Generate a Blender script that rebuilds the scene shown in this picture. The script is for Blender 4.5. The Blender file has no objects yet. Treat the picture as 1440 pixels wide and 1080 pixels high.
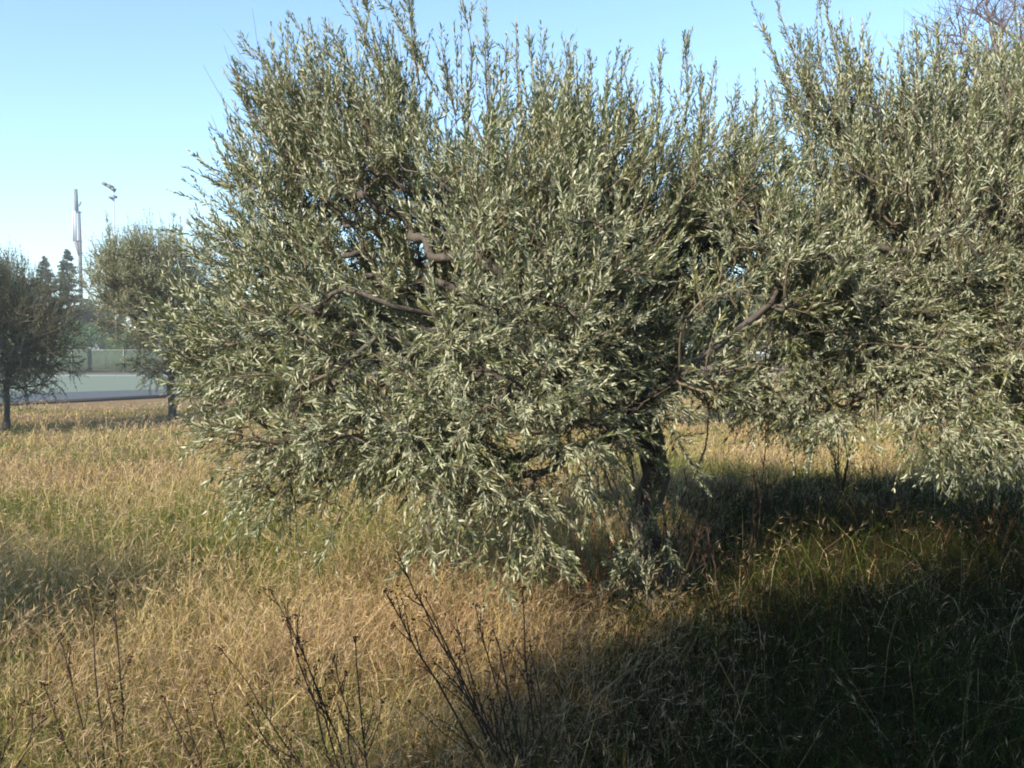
import bpy, math, random
import numpy as np
from mathutils import Vector, Matrix

# ---------------------------------------------------------------- camera, sky, sun, exposure
S = bpy.context.scene
COL = S.collection
R = math.radians
CAM_H = 1.6
FPX = 1200.0            # focal length in pixels of the 1440 px wide photograph
PITCH = math.atan(45 / FPX)
cam_d = bpy.data.cameras.new('camera')
cam = bpy.data.objects.new('camera', cam_d)
COL.objects.link(cam)
cam.location = (0, 0, CAM_H)
cam.rotation_euler = (R(90) - PITCH, 0, 0)
cam_d.sensor_width = 36
cam_d.lens = FPX / 1440 * 36
cam_d.clip_start = 0.05
cam_d.clip_end = 2000
S.camera = cam

SUN_EL = R(30)
SUN_OFF = R(36)         # light travels this far to the right of straight ahead
w = bpy.data.worlds.new('World')
S.world = w
w.use_nodes = True
nt = w.node_tree
nt.nodes.clear()
wo = nt.nodes.new('ShaderNodeOutputWorld')
bg = nt.nodes.new('ShaderNodeBackground')
sky = nt.nodes.new('ShaderNodeTexSky')
sky.sky_type = 'NISHITA'
sky.sun_disc = False
sky.sun_elevation = SUN_EL
sky.sun_rotation = math.pi + SUN_OFF
sky.altitude = 100
sky.air_density = 1.0
sky.dust_density = 0.35
sky.ozone_density = 2.6
bg.inputs['Strength'].default_value = 0.145
tint = nt.nodes.new('ShaderNodeMix'); tint.data_type = 'RGBA'; tint.blend_type = 'MULTIPLY'; tint.inputs[0].default_value = 1
tint.inputs[7].default_value = (.93, 1.01, 1.0, 1)
nt.links.new(sky.outputs[0], tint.inputs[6])
nt.links.new(tint.outputs[2], bg.inputs[0])
nt.links.new(bg.outputs[0], wo.inputs[0])

sl = bpy.data.lights.new('sun', 'SUN')
sl.energy = 4.8
sl.angle = R(0.55)
sl.color = (1.0, 0.87, 0.70)
so = bpy.data.objects.new('sun', sl)
COL.objects.link(so)
trav = Vector((math.sin(SUN_OFF) * math.cos(SUN_EL), math.cos(SUN_OFF) * math.cos(SUN_EL), -math.sin(SUN_EL)))
so.rotation_euler = trav.to_track_quat('-Z', 'Y').to_euler()
so.location = (-10, -12, 12)

S.view_settings.view_transform = 'Standard'
S.view_settings.look = 'None'
S.view_settings.exposure = 1.12
S.view_settings.gamma = 1.0
try:
    S.cycles.filter_width = 1.9
    S.cycles.max_bounces = 6
    S.cycles.diffuse_bounces = 3
    S.cycles.transparent_max_bounces = 8
    S.cycles.transmission_bounces = 3
except Exception:
    pass

# ---------------------------------------------------------------- helpers
cp, sp = math.cos(PITCH), math.sin(PITCH)

def P(px, py, d):
    """world point seen at photograph pixel (px, py), d metres ahead"""
    rx = (px - 720) / FPX
    ry = (540 - py) / FPX
    fx, fy, fz = rx, cp + ry * sp, -sp + ry * cp
    k = d / fy
    return np.array([fx * k, d, CAM_H + fz * k])

def G(px, py):
    """ground point under a photograph pixel"""
    rx = (px - 720) / FPX
    ry = (540 - py) / FPX
    fz = -sp + ry * cp
    k = -CAM_H / fz
    return np.array([rx * k, (cp + ry * sp) * k, 0.0])

def norm(a):
    return a / np.maximum(np.linalg.norm(a, axis=-1, keepdims=True), 1e-9)

def tag(o, label=None, cat=None, group=None, kind=None):
    if label: o['label'] = label
    if cat: o['category'] = cat
    if group: o['group'] = group
    if kind: o['kind'] = kind
    return o

def link(name, me, parent=None):
    o = bpy.data.objects.new(name, me)
    COL.objects.link(o)
    if parent: o.parent = parent
    return o

def empty(name, loc=(0, 0, 0), rz=0):
    o = bpy.data.objects.new(name, None)
    o.empty_display_size = 0.2
    COL.objects.link(o)
    o.location = loc
    o.rotation_euler = (0, 0, rz)
    return o

class MB:
    """collects vertex and face arrays into one mesh"""
    def __init__(s):
        s.v = []; s.f = []; s.z = []; s.n = 0; s.c = []; s.r = []
    def add(s, v, loops, sizes, col=None, rnd=None):
        v = np.asarray(v, dtype=np.float32).reshape(-1, 3)
        s.v.append(v)
        s.f.append(np.asarray(loops, dtype=np.int64).ravel() + s.n)
        s.z.append(np.asarray(sizes, dtype=np.int32).ravel())
        if col is not None: s.c.append(np.asarray(col, dtype=np.float32))
        if rnd is not None: s.r.append(np.asarray(rnd, dtype=np.float32))
        s.n += len(v)
    def box(s, c, size, rot=None):
        hx, hy, hz = [q / 2 for q in size]
        v = np.array([[x, y, z] for x in (-hx, hx) for y in (-hy, hy) for z in (-hz, hz)])
        if rot is not None: v = v @ np.array(rot).T
        f = [0,1,3,2, 4,6,7,5, 0,4,5,1, 2,3,7,6, 0,2,6,4, 1,5,7,3]
        s.add(v + np.array(c), f, [4] * 6)
    def tube(s, pts, rad, sides=6, cap=True, gnarl=0.0, rng=None):
        pts = np.asarray(pts, float); n = len(pts)
        rad = np.broadcast_to(np.asarray(rad, float), (n,))
        t = norm(np.gradient(pts, axis=0))
        ref = np.array([0.31, 0.95, 0.05]) if abs(t[:, 2]).mean() > .5 else np.array([0, 0, 1.0])
        a = norm(np.cross(t, ref)); b = np.cross(t, a)
        th = np.linspace(0, 2 * np.pi, sides, endpoint=False)
        rr = rad[:, None] * np.ones((1, sides))
        if gnarl and rng is not None:
            rr = rr * (1 + gnarl * rng.normal(size=(n, sides)) + gnarl * 1.2 * np.sin(3 * th[None] + rng.uniform(0, 6) + np.arange(n)[:, None] * .25))
        v = pts[:, None] + rr[..., None] * (np.cos(th)[None, :, None] * a[:, None] + np.sin(th)[None, :, None] * b[:, None])
        i = np.arange(n - 1)[:, None] * sides; j = np.arange(sides)[None]; k = (j + 1) % sides
        q = np.stack([i + j, i + k, i + sides + k, i + sides + j], -1)
        loops = q.ravel(); sizes = [4] * ((n - 1) * sides)
        if cap:
            loops = np.concatenate([loops, np.arange(sides)[::-1], (n - 1) * sides + np.arange(sides)])
            sizes = sizes + [sides, sides]
        s.add(v.reshape(-1, 3), loops, sizes)
    def mesh(s, name, mat, smooth=False):
        me = bpy.data.meshes.new(name)
        v = np.concatenate(s.v); f = np.concatenate(s.f); z = np.concatenate(s.z)
        me.vertices.add(len(v)); me.vertices.foreach_set('co', v.ravel().astype(np.float32))
        me.loops.add(len(f)); me.loops.foreach_set('vertex_index', f.astype(np.int32))
        me.polygons.add(len(z))
        st = np.zeros(len(z), np.int32); st[1:] = np.cumsum(z)[:-1]
        me.polygons.foreach_set('loop_start', st)
        if smooth: me.polygons.foreach_set('use_smooth', np.ones(len(z), bool))
        me.update(calc_edges=True)
        if s.c:
            c = np.concatenate(s.c)
            at = me.attributes.new('tone', 'FLOAT_COLOR', 'POINT')
            at.data.foreach_set('color', c.ravel())
        if s.r:
            c = np.concatenate(s.r)
            at = me.attributes.new('rnd', 'FLOAT', 'POINT')
            at.data.foreach_set('value', c.ravel())
        me.materials.append(mat)
        return me
    def build(s, name, mat, parent=None, smooth=False):
        return link(name, s.mesh(name, mat, smooth), parent)

# ---------------------------------------------------------------- materials
def nmat(name):
    m = bpy.data.materials.new(name); m.use_nodes = True
    t = m.node_tree; t.nodes.clear()
    out = t.nodes.new('ShaderNodeOutputMaterial')
    p = t.nodes.new('ShaderNodeBsdfPrincipled')
    t.links.new(p.outputs[0], out.inputs[0])
    return m, t, p, out

def mixc(t, fac, a, b, kind='MIX'):
    n = t.nodes.new('ShaderNodeMix'); n.data_type = 'RGBA'; n.blend_type = kind
    for sock, val in ((n.inputs[0], fac), (n.inputs[6], a), (n.inputs[7], b)):
        if hasattr(val, 'links'): t.links.new(val, sock)
        elif isinstance(val, tuple): sock.default_value = (*val, 1)
        else: sock.default_value = val
    return n.outputs[2]

def noise(t, scale, detail=4, rough=.55, space='Object', stretch=None):
    tc = t.nodes.new('ShaderNodeTexCoord'); n = t.nodes.new('ShaderNodeTexNoise')
    n.inputs['Scale'].default_value = scale; n.inputs['Detail'].default_value = detail
    n.inputs['Roughness'].default_value = rough
    src = tc.outputs[space]
    if stretch:
        mp = t.nodes.new('ShaderNodeMapping'); mp.inputs['Scale'].default_value = stretch
        t.links.new(src, mp.inputs[0]); src = mp.outputs[0]
    t.links.new(src, n.inputs['Vector'])
    return n.outputs['Fac']

def ramp(t, src, stops):
    r = t.nodes.new('ShaderNodeValToRGB')
    t.links.new(src, r.inputs[0])
    el = r.color_ramp.elements
    while len(el) < len(stops): el.new(0.5)
    for e, (p, c) in zip(el, stops):
        e.position = p; e.color = (*c, 1) if isinstance(c, tuple) else (c, c, c, 1)
    return r.outputs[0]

def bump(t, p, h, strength=.5, dist=.02):
    b = t.nodes.new('ShaderNodeBump'); b.inputs['Strength'].default_value = strength
    b.inputs['Distance'].default_value = dist
    t.links.new(h, b.inputs['Height']); t.links.new(b.outputs[0], p.inputs['Normal'])

def leaf_mat(name, top, top2, under, trans=.28, rough=.42, spec=.45, yellow=(.25, .22, .07)):
    m, t, p, out = nmat(name)
    at = t.nodes.new('ShaderNodeAttribute'); at.attribute_name = 'rnd'
    g = t.nodes.new('ShaderNodeNewGeometry')
    up = mixc(t, at.outputs['Fac'], top, top2)
    pn = ramp(t, noise(t, 2.2, 3, .6), [(.35, (.80, .86, .78)), (.5, (1, 1, 1)), (.66, (1.30, 1.16, .95))])
    up = mixc(t, 1.0, up, pn, 'MULTIPLY')
    dry = ramp(t, at.outputs['Fac'], [(0, 0.0), (.94, 0.0), (.965, .85)])
    up = mixc(t, dry, up, yellow)
    c = mixc(t, g.outputs['Backfacing'], up, under)
    t.links.new(c, p.inputs['Base Color'])
    p.inputs['Roughness'].default_value = rough
    p.inputs['Specular IOR Level'].default_value = spec
    tr = t.nodes.new('ShaderNodeBsdfTranslucent')
    cc = mixc(t, .5, c, (.22, .27, .06))
    t.links.new(cc, tr.inputs[0])
    mx = t.nodes.new('ShaderNodeMixShader'); mx.inputs[0].default_value = trans
    t.links.new(p.outputs[0], mx.inputs[1]); t.links.new(tr.outputs[0], mx.inputs[2])
    t.links.new(mx.outputs[0], out.inputs[0])
    return m

def bark_mat(name, a, b, c, scale=18):
    m, t, p, out = nmat(name)
    n1 = noise(t, scale, 8, .65, stretch=(1, 1, .35))
    n2 = noise(t, scale * .3, 3)
    col = ramp(t, n1, [(.3, a), (.55, b), (.75, c)])
    col = mixc(t, n2, col, tuple(q * .7 for q in b))
    t.links.new(col, p.inputs['Base Color'])
    p.inputs['Roughness'].default_value = .9
    bump(t, p, n1, .9, .02)
    return m

def flat_mat(name, c, rough=.7, metal=0, var=.25, scale=6):
    m, t, p, out = nmat(name)
    n1 = noise(t, scale, 6, .6)
    col = mixc(t, n1, tuple(q * (1 - var) for q in c), tuple(min(1, q * (1 + var)) for q in c))
    t.links.new(col, p.inputs['Base Color'])
    p.inputs['Roughness'].default_value = rough; p.inputs['Metallic'].default_value = metal
    p.inputs['Specular IOR Level'].default_value = .12
    return m

def tone_mat(name, trans=.25, rough=.75):
    m, t, p, out = nmat(name)
    at = t.nodes.new('ShaderNodeAttribute'); at.attribute_name = 'tone'
    t.links.new(at.outputs['Color'], p.inputs['Base Color'])
    p.inputs['Roughness'].default_value = rough
    p.inputs['Specular IOR Level'].default_value = .06
    tr = t.nodes.new('ShaderNodeBsdfTranslucent'); t.links.new(at.outputs['Color'], tr.inputs[0])
    mx = t.nodes.new('ShaderNodeMixShader'); mx.inputs[0].default_value = trans
    t.links.new(p.outputs[0], mx.inputs[1]); t.links.new(tr.outputs[0], mx.inputs[2])
    t.links.new(mx.outputs[0], out.inputs[0])
    return m

M_OLIVE = leaf_mat('olive_leaf', (.065, .088, .036), (.18, .205, .092), (.40, .425, .30))
M_OLIVE_FAR = leaf_mat('olive_leaf_distant', (.13, .14, .065), (.23, .24, .125), (.34, .35, .24), spec=.2)
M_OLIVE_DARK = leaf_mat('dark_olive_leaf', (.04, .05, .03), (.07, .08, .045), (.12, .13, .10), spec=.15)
M_BROAD = leaf_mat('broad_leaf', (.045, .075, .03), (.09, .115, .05), (.13, .16, .09), spec=.2)
M_PINE = leaf_mat('conifer_needle', (.05, .075, .045), (.09, .115, .065), (.10, .125, .075), trans=.08, spec=.15)
M_BUSH = leaf_mat('bush_leaf', (.06, .12, .035), (.10, .17, .05), (.13, .2, .09), spec=.2)
M_BARK = bark_mat('olive_bark', (.035, .03, .026), (.10, .088, .075), (.22, .20, .17))
M_TWIG = bark_mat('olive_twig_bark', (.10, .08, .055), (.20, .16, .11), (.32, .27, .19), 40)
M_BARE = bark_mat('bare_tree_bark', (.08, .06, .06), (.16, .13, .13), (.26, .22, .22), 20)
M_GRASS = tone_mat('grass_blade')
M_WEED = bark_mat('dry_weed_stem', (.02, .013, .010), (.05, .03, .02), (.11, .07, .045), 60)
M_WEED_PALE = bark_mat('pale_stalk', (.20, .15, .09), (.34, .27, .17), (.5, .42, .3), 60)
M_WEED_RUST = bark_mat('rusty_weed_stem', (.16, .06, .02), (.30, .12, .04), (.4, .2, .08), 60)
M_SEED = tone_mat('seed_head', .15)

# ---------------------------------------------------------------- ground
m, t, p, out = nmat('field_soil')
n1 = noise(t, 1.3, 8, .65); n2 = noise(t, 14, 8, .7); n3 = noise(t, .25, 3)
c = ramp(t, n2, [(.3, (.07, .05, .03)), (.5, (.16, .12, .07)), (.72, (.30, .235, .14))])
c2 = ramp(t, n1, [(.35, (.10, .095, .035)), (.6, (.26, .19, .10))])
c = mixc(t, .5, c, c2)
c = mixc(t, n3, c, (.24, .16, .09))
t.links.new(c, p.inputs['Base Color']); p.inputs['Roughness'].default_value = 1
p.inputs['Specular IOR Level'].default_value = .1
bump(t, p, n2, 1, .05)
M_SOIL = m

def ground_z(x, y):
    x = np.asarray(x, float); y = np.asarray(y, float)
    fade = np.clip((22 - np.hypot(x, y)) / 12, 0, 1)
    return fade * (.035 * np.sin(x * 1.7 + 1) * np.cos(y * 1.3) + .02 * np.sin(x * 4.1 + y * 3.3) + .015 * np.cos(y * 6.2 - x * 2))

xs = np.concatenate([[-400, -120, -60, -35], np.linspace(-24, 24, 161), [35, 60, 120, 400]])
ys = np.concatenate([[-200, -60, -30], np.linspace(-20, 28, 161), [35, 50, 90, 160, 700]])
X, Y = np.meshgrid(xs, ys, indexing='ij')
V = np.stack([X, Y, ground_z(X, Y)], -1).reshape(-1, 3)
ny = len(ys)
i, j = np.meshgrid(np.arange(len(xs) - 1), np.arange(ny - 1), indexing='ij')
q = np.stack([i * ny + j, (i + 1) * ny + j, (i + 1) * ny + j + 1, i * ny + j + 1], -1).reshape(-1)
mb = MB(); mb.add(V, q, [4] * (len(q) // 4))
tag(mb.build('ground', M_SOIL, smooth=True), 'grassy field of dry soil between the olive trees', kind='structure')

# ---------------------------------------------------------------- leaves, shoots, branches
LEAF6_LOOPS = np.array([0, 2, 1, 1, 2, 4, 3, 3, 4, 5]); LEAF6_SIZES = [3, 4, 3]
LEAF4_LOOPS = np.array([0, 2, 3, 1]); LEAF4_SIZES = [4]

def add_leaves(mb, rng, o, d, n, L, W, detail=True):
    """o origin, d direction, n upper-side normal, all (M,3); L, W (M,)"""
    M_ = len(o)
    s = np.cross(n, d); s = norm(s)
    L = L[:, None]; W = W[:, None]
    curl = (rng.uniform(-.10, .16, (M_, 1))) * L
    if detail:
        v = np.stack([o,
                      o + d * L * .34 - s * W * .48 + n * curl * .5, o + d * L * .34 + s * W * .48 + n * curl * .5,
                      o + d * L * .74 - s * W * .34 + n * curl * .5, o + d * L * .74 + s * W * .34 + n * curl * .5,
                      o + d * L - n * curl * .4], 1)
        k, pat, sz = 6, LEAF6_LOOPS, LEAF6_SIZES
    else:
        v = np.stack([o, o + d * L * .5 - s * W * .5 + n * curl * .3, o + d * L * .5 + s * W * .5 + n * curl * .3, o + d * L], 1)
        k, pat, sz = 4, LEAF4_LOOPS, LEAF4_SIZES
    loops = (np.arange(M_)[:, None] * k + pat[None]).ravel()
    r = np.repeat(rng.uniform(0, 1, M_), k)
    mb.add(v.reshape(-1, 3), loops, np.tile(sz, M_), rnd=r)

def add_stems(mb, pts, rad0, rad1):
    """pts (M,K,3) -> thin three-sided stems"""
    M_, K, _ = pts.shape
    t = norm(np.gradient(pts, axis=1))
    a = norm(np.cross(t, np.array([.37, .61, .2]))); b = np.cross(t, a)
    rr = np.linspace(1, 0, K)[None, :, None, None] * np.asarray(rad0)[:, None, None, None] + np.linspace(0, 1, K)[None, :, None, None] * rad1
    th = np.array([0, 2.094, 4.189])
    v = pts[:, :, None] + rr * (np.cos(th)[None, None, :, None] * a[:, :, None] + np.sin(th)[None, None, :, None] * b[:, :, None])
    base = (np.arange(M_) * K * 3)[:, None, None] + (np.arange(K - 1) * 3)[None, :, None]
    j = np.arange(3)[None, None]; k = (j + 1) % 3
    q = np.stack([base + j, base + k, base + 3 + k, base + 3 + j], -1)
    mb.add(v.reshape(-1, 3), q.ravel(), [4] * (M_ * (K - 1) * 3))

def shoots(leafmb, stemmb, rng, o, d, L, bend, leaf_l=.052, leaf_w=.0105, gap=.017, detail=True, stem_r=.0022, start=.12, open_=.75):
    """leafy olive shoots: opposite pairs of leaves along a bending stem"""
    n = len(o)
    K = 6
    tt = np.linspace(0, 1, K)
    pts = o[:, None] + d[:, None] * L[:, None, None] * tt[None, :, None] + bend[:, None] * L[:, None, None] * (tt ** 2)[None, :, None]
    add_stems(stemmb, pts, np.full(n, stem_r) * (.6 + L), .0008)
    cnt = np.maximum(3, ((L * (1 - start)) / gap).astype(int))
    sid = np.repeat(np.arange(n), cnt)
    kk = np.concatenate([np.arange(c) for c in cnt])
    tl = start + (1 - start) * (kk + rng.uniform(0, .7, len(kk))) / cnt[sid]
    tl = np.minimum(tl, 1)
    pos = o[sid] + d[sid] * (L[sid] * tl)[:, None] + bend[sid] * (L[sid] * tl ** 2)[:, None]
    tan = norm(d[sid] + 2 * bend[sid] * tl[:, None])
    a = norm(np.cross(tan, np.array([.13, .23, .96]) + rng.normal(0, .05, 3))); b = np.cross(tan, a)
    ph0 = rng.uniform(0, 6.28, n)[sid] + kk * 1.57
    for side in (0, math.pi):
        ph = ph0 + side + rng.normal(0, .35, len(kk))
        rad = np.cos(ph)[:, None] * a + np.sin(ph)[:, None] * b
        ang = (open_ + .25 * rng.normal(size=len(kk))) * (1 - .55 * tl)
        ld = norm(tan * np.cos(ang)[:, None] + rad * np.sin(ang)[:, None] + rng.normal(0, .12, (len(kk), 3)))
        ln = norm(tan - (tan * ld).sum(1)[:, None] * ld + rng.normal(0, .35, (len(kk), 3)))
        ln = norm(ln - (ln * ld).sum(1)[:, None] * ld)
        ll = leaf_l * rng.uniform(.5, 1.3, len(kk)) * (1 - .45 * np.clip(tl - .6, 0, 1) / .4)
        keep = rng.uniform(size=len(kk)) > .1
        add_leaves(leafmb, rng, pos[keep], ld[keep], ln[keep], ll[keep], (leaf_w * rng.uniform(.75, 1.25, len(kk)))[keep], detail)

def skeleton(start_pts, start_par, targets, bf=.35):
    """greedy balanced spanning tree: every target joins the nearest cheap node"""
    pts = [np.array(q, float) for q in start_pts]; par = list(start_par)
    plen = [0.0] * len(pts)
    for i in range(1, len(pts)):
        plen[i] = plen[par[i]] + np.linalg.norm(pts[i] - pts[par[i]]) * .6
    T = np.asarray(targets, float); n = len(T)
    best = np.full(n, 1e9); bp = np.zeros(n, int)
    lo = max(0, len(pts) // 3)
    for i in range(len(pts)):
        if len(pts) > 3 and par[i] == -1: continue
        dd = np.linalg.norm(T - pts[i], axis=1) * 1.0 + bf * plen[i]
        u = dd < best; best[u] = dd[u]; bp[u] = i
    free = np.ones(n, bool)
    for _ in range(n):
        k = int(np.argmin(np.where(free, best, 1e9)))
        free[k] = False
        idx = len(pts); pr = bp[k]
        pts.append(T[k]); par.append(int(pr)); plen.append(plen[pr] + np.linalg.norm(T[k] - pts[pr]))
        dd = np.linalg.norm(T - T[k], axis=1) + bf * plen[idx]
        u = (dd < best) & free; best[u] = dd[u]; bp[u] = idx
    return np.array(pts), np.array(par)

def chains(par):
    n = len(par); desc = np.ones(n)
    for i in range(n - 1, 0, -1):
        if par[i] >= 0: desc[par[i]] += desc[i]
    kids = [[] for _ in range(n)]
    for i in range(n):
        if par[i] >= 0: kids[par[i]].append(i)
    out = []; stack = [(i, -1) for i in range(n) if par[i] < 0]
    while stack:
        i, p0 = stack.pop()
        ch = [] if p0 < 0 else [p0]
        ch.append(i)
        while kids[i]:
            ks = sorted(kids[i], key=lambda q: -desc[q])
            for q in ks[1:]: stack.append((q, i))
            i = ks[0]; ch.append(i)
        out.append((ch, p0 >= 0))
    return out, desc

def smooth_line(p, r, sub=3):
    n = len(p)
    if n < 2: return p, r
    q = np.vstack([2 * p[0] - p[1], p, 2 * p[-1] - p[-2]])
    out = []; rr = []
    for i in range(n - 1):
        for s in range(sub):
            t = s / sub
            a, b, c, d = q[i], q[i + 1], q[i + 2], q[i + 3]
            out.append(.5 * ((2 * b) + (c - a) * t + (2 * a - 5 * b + 4 * c - d) * t * t + (3 * b - a - 3 * c + d) * t ** 3))
            rr.append(r[i] * (1 - t) + r[i + 1] * t)
    out.append(p[-1]); rr.append(r[-1])
    return np.array(out), np.array(rr)

def limbs(mb, thin, pts, par, rng, r_tip=.004, expo=.385, rmax=.12, split=.014, gnarl=.085, sub=3, minz_flare=True):
    ch, desc = chains(par)
    rad = np.minimum(rmax, r_tip * desc ** expo)
    for c, attached in ch:
        if len(c) < 2: continue
        p = pts[c].copy(); r = rad[c].copy()
        if attached: r[0] = min(r[0], r[1] * 1.25)
        r[-1] *= .6
        if len(c) > 2: p[1:-1] += rng.normal(0, .012, (len(c) - 2, 3))
        p, r = smooth_line(p, r, sub)
        big = r.max() > split
        if big and minz_flare and p[0][2] < .1:
            r = r * (1 + 1.2 * np.exp(-np.maximum(p[:, 2], 0) / .15))
        (mb if big else thin).tube(p, r, 9 if r.max() > .03 else (5 if big else 4), cap=True, gnarl=gnarl if r.max() > .011 else 0, rng=rng)

def noise3(p, seed, f=2.1):
    r = np.random.default_rng(seed); v = 0
    for o_ in range(3):
        k = r.normal(size=(4, 3)) * f * 1.8 ** o_; ph = r.uniform(0, 6.28, 4)
        v = v + np.sin(p @ k.T + ph).sum(1) * .6 ** o_
    return v / 4

def in_clumps(rng, clumps, n, shell=.45):
    """sample points in a union of blobs, denser towards their skins"""
    c = np.array([q[0] for q in clumps]); r = np.array([q[1] for q in clumps])
    wgt = r ** 2.3; wgt /= wgt.sum()
    k = rng.choice(len(clumps), n, p=wgt)
    d = norm(rng.normal(size=(n, 3)))
    rad = rng.uniform(0, 1, n) ** shell
    return c[k] + d * (r[k] * rad)[:, None], d * rad[:, None], k

def olive(name, label, base, clumps, trunks, seed, n_nodes, per_node, group=None, detail=True, leaf_mat_=None,
          plumes=(), shoot_len=(.16, .36), leaf_l=.052, leaf_w=.0105, gap=.017, rmax=.11, droop=None, bare=.12, min_z=.25, up=.62, parts=True):
    rng = np.random.default_rng(seed)
    base = np.array(base, float)
    root = empty(name, base)
    tgt, outd, k = in_clumps(rng, clumps, int(n_nodes * 1.35))
    nz = noise3(tgt, seed)
    tgt = tgt[nz > np.sort(nz)[int(len(nz) * .26)]]
    tgt = tgt[tgt[:, 2] > min_z] ; 
    sp_, par = [], []
    for tr in trunks:
        i0 = len(sp_)
        for a, q in enumerate(tr):
            sp_.append(np.array(q, float)); par.append(-1 if a == 0 else i0 + a - 1)
    pts, par = skeleton(sp_, par, tgt)
    trunkmb, twigs, leaves = MB(), MB(), MB()
    centre = np.mean([q[0] for q in clumps], 0)
    nst = len(sp_)
    limbs(trunkmb, twigs, pts - base, par, rng, rmax=rmax)
    nodes = pts[nst:]; pr = pts[par[nst:]]
    gd = norm(nodes - pr)
    outv = norm(nodes - centre)
    m_ = len(nodes) * per_node
    idx = np.repeat(np.arange(len(nodes)), per_node)
    o = nodes[idx] + (pr[idx] - nodes[idx]) * rng.uniform(0, .6, m_)[:, None]
    z = np.array([0, 0, 1.0])
    hrel = np.clip((nodes[idx, 2] - centre[2]) / 1.2, -1, 1)
    upw = up + .35 * hrel
    d = norm(gd[idx] * .45 + outv[idx] * .55 + z * upw[:, None] + rng.normal(0, .48, (m_, 3)))
    L = rng.uniform(*shoot_len, m_) * (1 + .25 * hrel)
    sag = np.where(hrel < -.2, rng.uniform(-.5, .15, m_), rng.uniform(-.1, .4, m_))
    bend = z * sag[:, None] + rng.normal(0, .12, (m_, 3))
    if droop is not None:
        msk = droop(o); d[msk] = norm(d[msk] * np.array([1, 1, .3]) + rng.normal(0, .2, (msk.sum(), 3)))
        bend[msk] = np.array([0, 0, -.55]) + rng.normal(0, .15, (msk.sum(), 3))
    isb = rng.uniform(size=m_) < bare * (1 + 1.6 * (noise3(o, seed + 9, 1.6) > .35))
    tipz = o[:, 2] + d[:, 2] * L + bend[:, 2] * L
    ok = tipz > .12
    s = (~isb) & ok
    shoots(leaves, twigs, rng, o[s] - base, d[s], L[s], bend[s], leaf_l, leaf_w, gap, detail)
    s = isb & ok
    if s.any():
        tt = np.linspace(0, 1, 4)
        bp_ = (o[s] - base)[:, None] + d[s][:, None] * (L[s] * 1.1)[:, None, None] * tt[None, :, None] + bend[s][:, None] * L[s][:, None, None] * (tt ** 2)[None, :, None] + rng.normal(0, .008, (s.sum(), 4, 3))
        add_stems(twigs, bp_, np.full(s.sum(), .003), .001)
    for (a, b, dens) in plumes:      # long upright or leaning shoots with side shoots
        a = np.array(a) - base; b = np.array(b) - base
        ax = b - a; ln = np.linalg.norm(ax)
        mid = a + ax * .5 + np.array([rng.normal(0, .07), rng.normal(0, .07), rng.normal(0, .02)]) * ln
        dens = dens * rng.uniform(.5, 1.15)
        tt = np.linspace(0, 1, 8)[:, None]
        line = (1 - tt) ** 2 * a + 2 * tt * (1 - tt) * mid + tt ** 2 * b
        twigs.tube(line, np.linspace(.007, .0015, 8), 4)
        ns = max(4, int(ln * dens))
        u = rng.uniform(.05, 1, ns); oo = a + ax * u[:, None] + (4 * u * (1 - u))[:, None] * .5 * (mid - a - ax * .5)
        dd = norm(norm(ax) * 1.0 + rng.normal(0, .38, (ns, 3)) + z * .25)
        ll = rng.uniform(.10, .26, ns) * (1 - .45 * u)
        shoots(leaves, twigs, rng, oo, dd, ll, rng.normal(0, .1, (ns, 3)) + z * .1, leaf_l * .88, leaf_w * .9, gap, detail)
        shoots(leaves, twigs, rng, np.array([a]), np.array([norm(ax)]), np.array([ln]), 2 * (mid - a - ax * .5)[None] / ln * 0, leaf_l * .8, leaf_w * .85, gap * 1.1, detail)
    trunkmb.build('trunk', M_BARK, root, smooth=True)
    twigs.build('twigs', M_TWIG, root)
    leaves.build('crown', leaf_mat_ or M_OLIVE, root)
    tag(root, label, 'tree', group)
    return root

def Pz(px, py, d): return P(px, py, d)

# main olive ------------------------------------------------------------------
def C(px, py, d, r): return (P(px, py, d), r)
MAIN_BASE = np.array([0.86, 5.35, 0.0])
main_clumps = [
    C(440, 170, 5.7, .36), C(400, 140, 5.7, .28), C(415, 235, 5.6, .38), C(375, 290, 5.5, .28), C(290, 485, 4.9, .24), C(335, 370, 5.2, .28), C(365, 200, 5.6, .2),
    C(620, 370, 5.4, 1.0), C(480, 450, 5.2, .78), C(760, 420, 5.0, 1.0), C(900, 400, 5.3, .95), C(1010, 380, 5.7, .8),
    C(560, 560, 4.9, .80), C(430, 560, 4.9, .62), C(700, 590, 4.7, .66), C(640, 680, 4.6, .45), C(480, 660, 4.7, .45),
    C(840, 530, 4.9, .46), C(550, 260, 5.6, .62), C(680, 290, 5.5, .66), C(850, 300, 5.6, .62), C(460, 290, 5.7, .50),
    C(970, 300, 5.8, .50), C(735, 735, 4.5, .26), C(480, 210, 5.7, .34), C(570, 170, 5.6, .32), C(400, 370, 5.4, .38),
    C(350, 455, 5.1, .34), C(320, 535, 4.9, .28), C(1060, 430, 5.6, .62), C(1040, 330, 5.7, .50), C(1090, 400, 5.4, .42), C(960, 500, 5.4, .45), C(760, 370, 6.4, 1.0),
    C(600, 470, 6.3, .9), C(950, 430, 6.5, .8), C(420, 710, 4.6, .22), C(340, 600, 4.8, .26), C(540, 750, 4.5, .22),
    C(780, 240, 5.6, .35), C(1020, 510, 5.5, .34),
    C(550, 630, 4.6, .46), C(400, 640, 4.7, .36),
]
b0 = MAIN_BASE
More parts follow.
